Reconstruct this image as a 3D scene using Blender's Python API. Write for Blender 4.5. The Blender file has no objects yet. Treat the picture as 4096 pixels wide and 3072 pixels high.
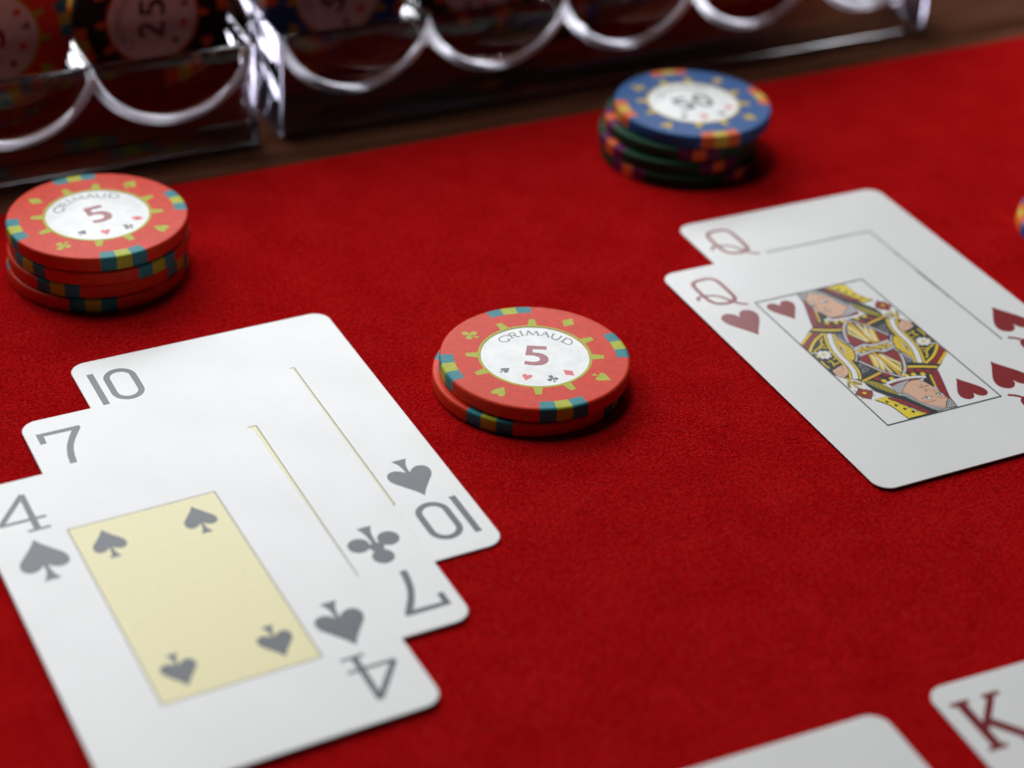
import bpy, bmesh, math, random
from mathutils import Matrix, Vector

# ------------------------------------------------------------------ camera, world, light, exposure
MM = 0.001
scene = bpy.context.scene
COL = scene.collection
R = math.radians

CAM_H, CAM_PITCH, CAM_ROLL, CAM_FPX = 224.62, 33.418, 3.116, 7862.7
cam_d = bpy.data.cameras.new('camera')
cam = bpy.data.objects.new('camera', cam_d)
COL.objects.link(cam)
scene.camera = cam
cam_d.sensor_width = 36.0
cam_d.lens = CAM_FPX / 4096 * 36.0
cam_d.clip_start, cam_d.clip_end = 0.01, 50
_p, _r = R(CAM_PITCH), R(CAM_ROLL)
fw = Vector((0, math.cos(_p), -math.sin(_p)))
up0, rt0 = Vector((0, math.sin(_p), math.cos(_p))), Vector((1, 0, 0))
rt = math.cos(_r) * rt0 + math.sin(_r) * up0
up = -math.sin(_r) * rt0 + math.cos(_r) * up0
cam.matrix_world = Matrix(((rt.x, up.x, -fw.x, 0), (rt.y, up.y, -fw.y, 0), (rt.z, up.z, -fw.z, CAM_H * MM), (0, 0, 0, 1)))
cam_d.dof.use_dof = True
cam_d.dof.focus_distance = 0.398
cam_d.dof.aperture_fstop = 8.7
cam_d.dof.aperture_blades = 0

world = bpy.data.worlds.new('World')
scene.world = world
world.use_nodes = True
bg = world.node_tree.nodes['Background']
bg.inputs['Color'].default_value = (0.80, 0.86, 1.0, 1)
bg.inputs['Strength'].default_value = 0.010

# the window that lights the table: one broad soft source behind and to the left of the cards
LIGHT_AZ, LIGHT_EL, LIGHT_ROLL, LIGHT_D = -27.0, 36.0, 22.0, 0.92
ld = bpy.data.lights.new('window_light', 'AREA')
ld.shape = 'RECTANGLE'
ld.size, ld.size_y = 1.26, 0.50
ld.energy = 10.9
ld.color = (0.95, 0.97, 1.0)
lo = bpy.data.objects.new('window_light', ld)
COL.objects.link(lo)
tgt = Vector((-0.02, 0.34, 0))
ldir = Vector((math.sin(R(LIGHT_AZ)) * math.cos(R(LIGHT_EL)), math.cos(R(LIGHT_AZ)) * math.cos(R(LIGHT_EL)), math.sin(R(LIGHT_EL))))
lo.location = tgt + ldir * LIGHT_D
lo.rotation_euler = (ldir.to_track_quat('Z', 'Y').to_matrix().to_4x4() @ Matrix.Rotation(R(LIGHT_ROLL), 4, 'Z')).to_euler()

# added fill lamp, high over the far side, for diffuse light without sheen
cd_ = bpy.data.lights.new('overhead_fill', 'AREA')
cd_.shape = 'DISK'
cd_.size = 0.30
cd_.energy = 3.2
cd_.color = (1.0, 0.97, 0.93)
co = bpy.data.objects.new('overhead_fill', cd_)
COL.objects.link(co)
co.location = (-0.16, 0.66, 1.0)
co.rotation_euler = (co.location - Vector((0.08, 0.34, 0))).to_track_quat('Z', 'Y').to_euler()

vs = scene.view_settings
vs.view_transform = 'Standard'
vs.look = 'None'
vs.exposure = 0.0
vs.gamma = 1.0
vs.use_curve_mapping = False
scene.render.engine = 'CYCLES'
scene.cycles.use_denoising = True
scene.cycles.max_bounces = 24
scene.cycles.transmission_bounces = 20
scene.cycles.glossy_bounces = 8
scene.cycles.transparent_max_bounces = 16
scene.cycles.caustics_reflective = True
scene.cycles.caustics_refractive = True
scene.cycles.sample_clamp_indirect = 10.0

# ------------------------------------------------------------------ materials
def new_mat(name):
    m = bpy.data.materials.new(name)
    m.use_nodes = True
    nt = m.node_tree
    return m, nt, nt.nodes['Principled BSDF']

def link(nt, a, ao, b, bi):
    nt.links.new(a.outputs[ao], b.inputs[bi])

def noise(nt, scale, detail=4.0, rough=0.55, src='Object', sc=None):
    tc = nt.nodes.new('ShaderNodeTexCoord')
    n = nt.nodes.new('ShaderNodeTexNoise')
    n.inputs['Scale'].default_value = scale
    n.inputs['Detail'].default_value = detail
    n.inputs['Roughness'].default_value = rough
    if sc:
        mp = nt.nodes.new('ShaderNodeMapping')
        mp.inputs['Scale'].default_value = sc
        link(nt, tc, src, mp, 'Vector')
        link(nt, mp, 'Vector', n, 'Vector')
    else:
        link(nt, tc, src, n, 'Vector')
    return n

def ramp(nt, src, out, stops):
    r = nt.nodes.new('ShaderNodeValToRGB')
    link(nt, src, out, r, 'Fac')
    el = r.color_ramp.elements
    while len(el) < len(stops):
        el.new(0.5)
    for e, (p, c) in zip(el, stops):
        e.position = p
        e.color = (*c, 1) if len(c) == 3 else c
    return r

def bump(nt, bsdf, src, out, strength, dist):
    b = nt.nodes.new('ShaderNodeBump')
    b.inputs['Strength'].default_value = strength
    b.inputs['Distance'].default_value = dist
    link(nt, src, out, b, 'Height')
    link(nt, b, 'Normal', bsdf, 'Normal')
    return b

def plain(name, col, rough=0.45, spec=0.5, var=0.08, scale=900.0, bmp=0.0, bscale=6000.0, bdist=0.00002):
    """paint / ink / plastic with a slight uneven tone and fine relief"""
    m, nt, b = new_mat(name)
    n = noise(nt, scale, 3)
    lo_ = tuple(c * (1 - var) for c in col)
    hi_ = tuple(min(1, c * (1 + var)) for c in col)
    rp = ramp(nt, n, 'Fac', [(0.3, lo_), (0.7, hi_)])
    link(nt, rp, 'Color', b, 'Base Color')
    b.inputs['Roughness'].default_value = rough
    b.inputs['Specular IOR Level'].default_value = spec
    if bmp:
        n2 = noise(nt, bscale, 2)
        bump(nt, b, n2, 'Fac', bmp, bdist)
    return m

CARD_ROUGH = 0.32
def ink(name, col, var=0.05):
    return plain(name, col, CARD_ROUGH, 0.5, var, 1500, 0.25, 2600, 0.00002)

M = {}
def card_mat():
    m = plain('card_stock', (0.80, 0.805, 0.80), CARD_ROUGH, 0.5, 0.02, 60, 0.30, 2600, 0.00002)
    nt = m.node_tree
    b = nt.nodes['Principled BSDF']
    n = noise(nt, 45, 5, 0.65)                 # handling marks change the gloss, not the colour
    rp = ramp(nt, n, 'Fac', [(0.35, (0.28, 0.28, 0.28)), (0.7, (0.38, 0.38, 0.38))])
    link(nt, rp, 'Color', b, 'Roughness')
    return m
M['card'] = card_mat()
M['k'] = ink('black_ink', (0.024, 0.034, 0.034))
M['grey_ink'] = ink('suit_black_ink', (0.013, 0.021, 0.036))
M['r'] = ink('court_red_ink', (0.27, 0.022, 0.026))
M['red_ink'] = ink('suit_red_ink', (0.25, 0.020, 0.024))
M['king_ink'] = ink('king_red_ink', (0.19, 0.012, 0.016))
M['b'] = ink('flower_red_ink', (0.30, 0.035, 0.020))
M['y'] = ink('yellow_ink', (0.78, 0.56, 0.03))
M['Y'] = ink('gold_ink', (0.72, 0.44, 0.03))
M['Y2'] = ink('crown_yellow_ink', (0.80, 0.62, 0.03))
M['o'] = ink('ochre_ink', (0.30, 0.20, 0.02))
M['v'] = ink('olive_ink', (0.36, 0.29, 0.025))
M['g'] = ink('grey_court_ink', (0.17, 0.17, 0.19))
M['l'] = ink('lilac_white_ink', (0.60, 0.56, 0.58))
M['w'] = ink('white_ink', (0.78, 0.78, 0.78))
M['h'] = ink('hair_grey_ink', (0.42, 0.42, 0.44))
M['s'] = ink('skin_ink', (0.72, 0.44, 0.30))
M['d'] = ink('line_ink', (0.05, 0.05, 0.06))
M['frame'] = ink('frame_line_ink', (0.025, 0.05, 0.055))
M['panel'] = ink('pale_yellow_panel_ink', (0.80, 0.73, 0.37))
M['panel_line'] = ink('panel_line_ink', (0.10, 0.09, 0.08))

def chip_plastic(name, col, rough=0.42):
    return plain(name, col, rough, 0.15, 0.10, 700, 0.3, 5000, 0.00002)
M['chip_red'] = chip_plastic('red_chip_plastic', (0.72, 0.045, 0.016))
M['chip_teal'] = chip_plastic('teal_chip_plastic', (0.035, 0.25, 0.29))
M['chip_lime'] = chip_plastic('lime_chip_plastic', (0.46, 0.50, 0.035))
M['chip_blue'] = chip_plastic('blue_chip_plastic', (0.022, 0.095, 0.29))
M['chip_orange'] = chip_plastic('orange_chip_plastic', (0.72, 0.13, 0.025))
M['chip_gold'] = chip_plastic('gold_chip_plastic', (0.60, 0.42, 0.04))
M['chip_green'] = chip_plastic('green_chip_plastic', (0.010, 0.055, 0.028))
M['chip_purple'] = chip_plastic('purple_chip_plastic', (0.13, 0.010, 0.085))
M['chip_black'] = chip_plastic('black_chip_plastic', (0.012, 0.012, 0.014))
M['chip_yellow'] = chip_plastic('amber_chip_plastic', (0.50, 0.22, 0.02))
M['inlay_red'] = plain('inlay_dark_red', (0.30, 0.018, 0.03), 0.36, 0.5, 0.1, 3000)
M['inlay_bright_red'] = plain('inlay_bright_red', (0.70, 0.025, 0.03), 0.36, 0.5, 0.08, 3000)
M['inlay_black'] = plain('inlay_black', (0.028, 0.030, 0.036), 0.36, 0.5, 0.1, 3000)

def inlay_mat():
    m, nt, b = new_mat('pearl_inlay')
    n = noise(nt, 260, 5, 0.6)
    rp = ramp(nt, n, 'Fac', [(0.3, (0.66, 0.68, 0.67)), (0.55, (0.78, 0.80, 0.79)), (0.8, (0.84, 0.85, 0.84))])
    link(nt, rp, 'Color', b, 'Base Color')
    b.inputs['Roughness'].default_value = 0.30
    b.inputs['Specular IOR Level'].default_value = 0.6
    n2 = noise(nt, 420, 5, 0.65)
    bump(nt, b, n2, 'Fac', 0.35, 0.00010)
    return m
M['inlay'] = inlay_mat()

def felt_mat():
    m, nt, b = new_mat('red_felt')
    n1 = noise(nt, 1500, 6, 0.7)              # matted nap, under a millimetre
    n2 = noise(nt, 90, 4, 0.6)                # broad uneven brushing
    n3 = noise(nt, 5200, 3, 0.6)              # single fibres
    mx = nt.nodes.new('ShaderNodeMix'); mx.data_type = 'FLOAT'
    mx.inputs[0].default_value = 0.16
    nt.links.new(n1.outputs['Fac'], mx.inputs[2]); nt.links.new(n2.outputs['Fac'], mx.inputs[3])
    rp = ramp(nt, mx, 'Result', [(0.36, (0.25, 0.0008, 0.0014)), (0.50, (0.43, 0.0040, 0.0050)), (0.64, (0.60, 0.015, 0.016))])
    link(nt, rp, 'Color', b, 'Base Color')
    b.inputs['Roughness'].default_value = 0.95
    b.inputs['Specular IOR Level'].default_value = 0.0
    b.inputs['Sheen Weight'].default_value = 0.03
    b.inputs['Sheen Roughness'].default_value = 0.5
    b.inputs['Sheen Tint'].default_value = (1.0, 0.12, 0.12, 1)
    mx2 = nt.nodes.new('ShaderNodeMix'); mx2.data_type = 'FLOAT'
    mx2.inputs[0].default_value = 0.35
    nt.links.new(n1.outputs['Fac'], mx2.inputs[2]); nt.links.new(n3.outputs['Fac'], mx2.inputs[3])
    bump(nt, b, mx2, 'Result', 0.9, 0.0006)
    return m
M['felt'] = felt_mat()
M['fibre_dark'] = plain('dark_red_fibre', (0.28, 0.0015, 0.003), 0.9, 0.0)
M['fibre'] = plain('red_fibre', (0.42, 0.003, 0.006), 0.9, 0.0)
M['fibre_light'] = plain('light_red_fibre', (0.60, 0.024, 0.026), 0.9, 0.05)

def wood_mat():
    m, nt, b = new_mat('varnished_wood')
    n = noise(nt, 30, 6, 0.6, sc=(0.6, 9.0, 1.0))
    n2 = noise(nt, 200, 4, 0.6, sc=(0.3, 6.0, 1.0))
    mx = nt.nodes.new('ShaderNodeMix'); mx.data_type = 'FLOAT'
    mx.inputs[0].default_value = 0.22
    nt.links.new(n.outputs['Fac'], mx.inputs[2]); nt.links.new(n2.outputs['Fac'], mx.inputs[3])
    rp = ramp(nt, mx, 'Result', [(0.35, (0.042, 0.015, 0.008)), (0.5, (0.088, 0.034, 0.019)), (0.68, (0.15, 0.062, 0.036))])
    link(nt, rp, 'Color', b, 'Base Color')
    b.inputs['Roughness'].default_value = 0.5
    b.inputs['Specular IOR Level'].default_value = 0.0
    bump(nt, b, mx, 'Result', 0.15, 0.0004)
    return m
M['wood'] = wood_mat()

def acrylic_mat(name, col, rough=0.0):
    m, nt, b = new_mat(name)
    b.inputs['Base Color'].default_value = (*col, 1)
    b.inputs['Transmission Weight'].default_value = 1.0
    b.inputs['IOR'].default_value = 1.49
    b.inputs['Roughness'].default_value = rough
    return m
M['acrylic'] = acrylic_mat('clear_acrylic', (0.965, 0.955, 0.985))
M['acrylic_wall'] = acrylic_mat('lilac_dimmed_acrylic', (0.58, 0.55, 0.68), 0.0)  # lilac acrylic darkened in colour to dim light flaring through the side walls

def frosted_mat():
    m, nt, b = new_mat('frosted_acrylic_edge')
    b.inputs['Base Color'].default_value = (0.90, 0.93, 1.0, 1)
    b.inputs['Transmission Weight'].default_value = 1.0
    b.inputs['IOR'].default_value = 1.49
    b.inputs['Roughness'].default_value = 0.28
    tr = nt.nodes.new('ShaderNodeBsdfTranslucent')
    tr.inputs['Color'].default_value = (0.88, 0.89, 1.0, 1)
    mx = nt.nodes.new('ShaderNodeMixShader')
    mx.inputs[0].default_value = 0.22
    nt.links.new(b.outputs[0], mx.inputs[1])
    nt.links.new(tr.outputs[0], mx.inputs[2])
    nt.links.new(mx.outputs[0], nt.nodes['Material Output'].inputs['Surface'])
    return m
M['frosted'] = frosted_mat()

# ------------------------------------------------------------------ mesh helpers (all shapes given in millimetres)
def empty(name, label=None, cat=None, group=None):
    o = bpy.data.objects.new(name, None)
    o.empty_display_size = 0.01
    COL.objects.link(o)
    if label:
        o['label'] = label
    if cat:
        o['category'] = cat
    if group:
        o['group'] = group
    return o

def mesh_obj(name, me, parent=None, loc=None, rotz=None):
    o = bpy.data.objects.new(name, me)
    COL.objects.link(o)
    if parent:
        o.parent = parent
    if loc:
        o.location = loc
    if rotz:
        o.rotation_euler = (0, 0, rotz)
    return o

def make_mesh(name, verts, faces, mats, fmats=None, smooth=None):
    me = bpy.data.meshes.new(name)
    me.from_pydata([(x * MM, y * MM, z * MM) for x, y, z in verts], [], faces)
    for m in mats:
        me.materials.append(m)
    if fmats:
        for p, i in zip(me.polygons, fmats):
            p.material_index = i
    if smooth is not None:
        for p in me.polygons:
            p.use_smooth = True
        me.set_sharp_from_angle(angle=R(smooth))
    me.update()
    return me

def catmull(pts, n=6, closed=False):
    if len(pts) < 3:
        return list(pts)
    out = []
    N = len(pts)
    rng = range(N if closed else N - 1)
    for i in rng:
        if closed:
            p0, p1, p2, p3 = pts[i - 1], pts[i], pts[(i + 1) % N], pts[(i + 2) % N]
        else:
            p1, p2 = pts[i], pts[i + 1]
            p0 = pts[i - 1] if i else (2 * p1[0] - p2[0], 2 * p1[1] - p2[1])
            p3 = pts[i + 2] if i + 2 < N else (2 * p2[0] - p1[0], 2 * p2[1] - p1[1])
        for k in range(n):
            t = k / n
            q = []
            for a in (0, 1):
                q.append(0.5 * (2 * p1[a] + (p2[a] - p0[a]) * t + (2 * p0[a] - 5 * p1[a] + 4 * p2[a] - p3[a]) * t * t + (3 * p1[a] - p0[a] - 3 * p2[a] + p3[a]) * t ** 3))
            out.append(tuple(q))
    if not closed:
        out.append(tuple(pts[-1]))
    return out

def area2(p):
    return sum(p[i - 1][0] * p[i][1] - p[i][0] * p[i - 1][1] for i in range(len(p)))

class Flat:
    """flat print: overlapping shapes laid one above the other by microns"""
    STEP = 0.002
    def __init__(self, clip=None):
        self.items = []
        self.clip = clip
    def _add(self, faces, mat):
        if self.clip:
            cu, cv = self.clip
            faces = [[(max(-cu, min(cu, x)), max(-cv, min(cv, y))) for x, y in f] for f in faces]
        faces = [f if area2(f) > 0 else f[::-1] for f in faces]
        xs = [x for f in faces for x, y in f]
        ys = [y for f in faces for x, y in f]
        bb = (min(xs), min(ys), max(xs), max(ys))
        lay = 0
        for _, b2, l2, _ in self.items:
            if bb[0] < b2[2] and bb[2] > b2[0] and bb[1] < b2[3] and bb[3] > b2[1]:
                lay = max(lay, l2 + 1)
        self.items.append((faces, bb, lay, mat))
    def poly(self, pts, mat):
        self._add([list(pts)], mat)
    def stroke(self, pts, w, mat, closed=False, smooth=True, taper=None):
        p = catmull(pts, 6, closed) if smooth and len(pts) > 2 else list(pts)
        N = len(p)
        L, Rr = [], []
        for i in range(N):
            a = p[i - 1] if (i or closed) else p[i]
            b = p[(i + 1) % N] if (i < N - 1 or closed) else p[i]
            dx, dy = b[0] - a[0], b[1] - a[1]
            l = math.hypot(dx, dy) or 1e-9
            ww = w / 2
            if taper:
                t = i / max(1, N - 1)
                ww *= taper[0] + (taper[1] - taper[0]) * t
            nx, ny = -dy / l * ww, dx / l * ww
            L.append((p[i][0] + nx, p[i][1] + ny))
            Rr.append((p[i][0] - nx, p[i][1] - ny))
        fs = []
        for i in range(N if closed else N - 1):
            j = (i + 1) % N
            fs.append([Rr[i], Rr[j], L[j], L[i]])
        self._add(fs, mat)
    def dot(self, c, r, mat, ry=None, n=14):
        ry = ry or r
        self.poly([(c[0] + r * math.cos(2 * math.pi * k / n), c[1] + ry * math.sin(2 * math.pi * k / n)) for k in range(n)], mat)
    def mesh(self, name):
        verts, faces, fm, mats = [], [], [], []
        for fs, _, lay, mat in self.items:
            if mat not in mats:
                mats.append(mat)
            z = lay * self.STEP
            for f in fs:
                s = len(verts)
                verts += [(x, y, z) for x, y in f]
                faces.append(tuple(range(s, s + len(f))))
                fm.append(mats.index(mat))
        return make_mesh(name, verts, faces, [M[m] for m in mats], fm)

def xf(pts, s=1.0, ang=0.0, c=(0, 0)):
    ca, sa = math.cos(ang) * s, math.sin(ang) * s
    return [(c[0] + x * ca - y * sa, c[1] + x * sa + y * ca) for x, y in pts]

def half_shape(right):
    return right + [(-x, y) for x, y in reversed(right) if abs(x) > 1e-6]

def spade_pts():
    side = catmull([(0, 6.3), (1.05, 4.5), (2.7, 2.3), (4.1, 0.4), (4.43, -1.3), (3.75, -2.7), (2.3, -3.05), (1.0, -2.35), (0.42, -1.6)], 4)
    stem = catmull([(0.42, -1.6), (0.46, -3.0), (0.80, -4.6), (1.57, -6.1)], 4)[1:]
    return half_shape(side + stem)
def heart_pts():
    return half_shape(catmull([(0, 2.7), (0.45, 3.9), (1.5, 4.85), (2.8, 4.95), (4.0, 4.1), (4.4, 2.6), (3.8, 0.7), (2.4, -1.5), (1.0, -3.5), (0, -5.2)], 4))
def diamond_pts():
    return [(0, 5.2), (-3.7, 0), (0, -5.2), (3.7, 0)]
def club_shapes():
    c = lambda x, y, r: [(x + r * math.cos(k * math.pi / 10), y + r * math.sin(k * math.pi / 10)) for k in range(20)]
    stem = half_shape(catmull([(0.30, 1.6), (0.42, -0.5), (0.5, -2.6), (0.75, -4.3), (1.45, -6.0)], 4))
    return [c(0, 3.3, 2.1), c(-2.95, -1.25, 2.1), c(2.95, -1.25, 2.1), [(-1.7, -0.2), (0, -1.3), (1.7, -0.2), (0.8, 1.9), (-0.8, 1.9)], stem]
def suit(fl, kind, c, s, ang, mat):
    if kind == 'club':
        for sh in club_shapes():
            fl.poly(xf(sh, s, ang, c), mat)
    else:
        fl.poly(xf({'spade': spade_pts, 'heart': heart_pts, 'diamond': diamond_pts}[kind](), s, ang, c), mat)

def rrect(x0, y0, x1, y1, r, n=6):
    out = []
    for cx, cy, a0 in ((x1 - r, y1 - r, 0), (x0 + r, y1 - r, 90), (x0 + r, y0 + r, 180), (x1 - r, y0 + r, 270)):
        for k in range(n + 1):
            a = R(a0 + 90 * k / n)
            out.append((cx + r * math.cos(a), cy + r * math.sin(a)))
    return out

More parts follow.
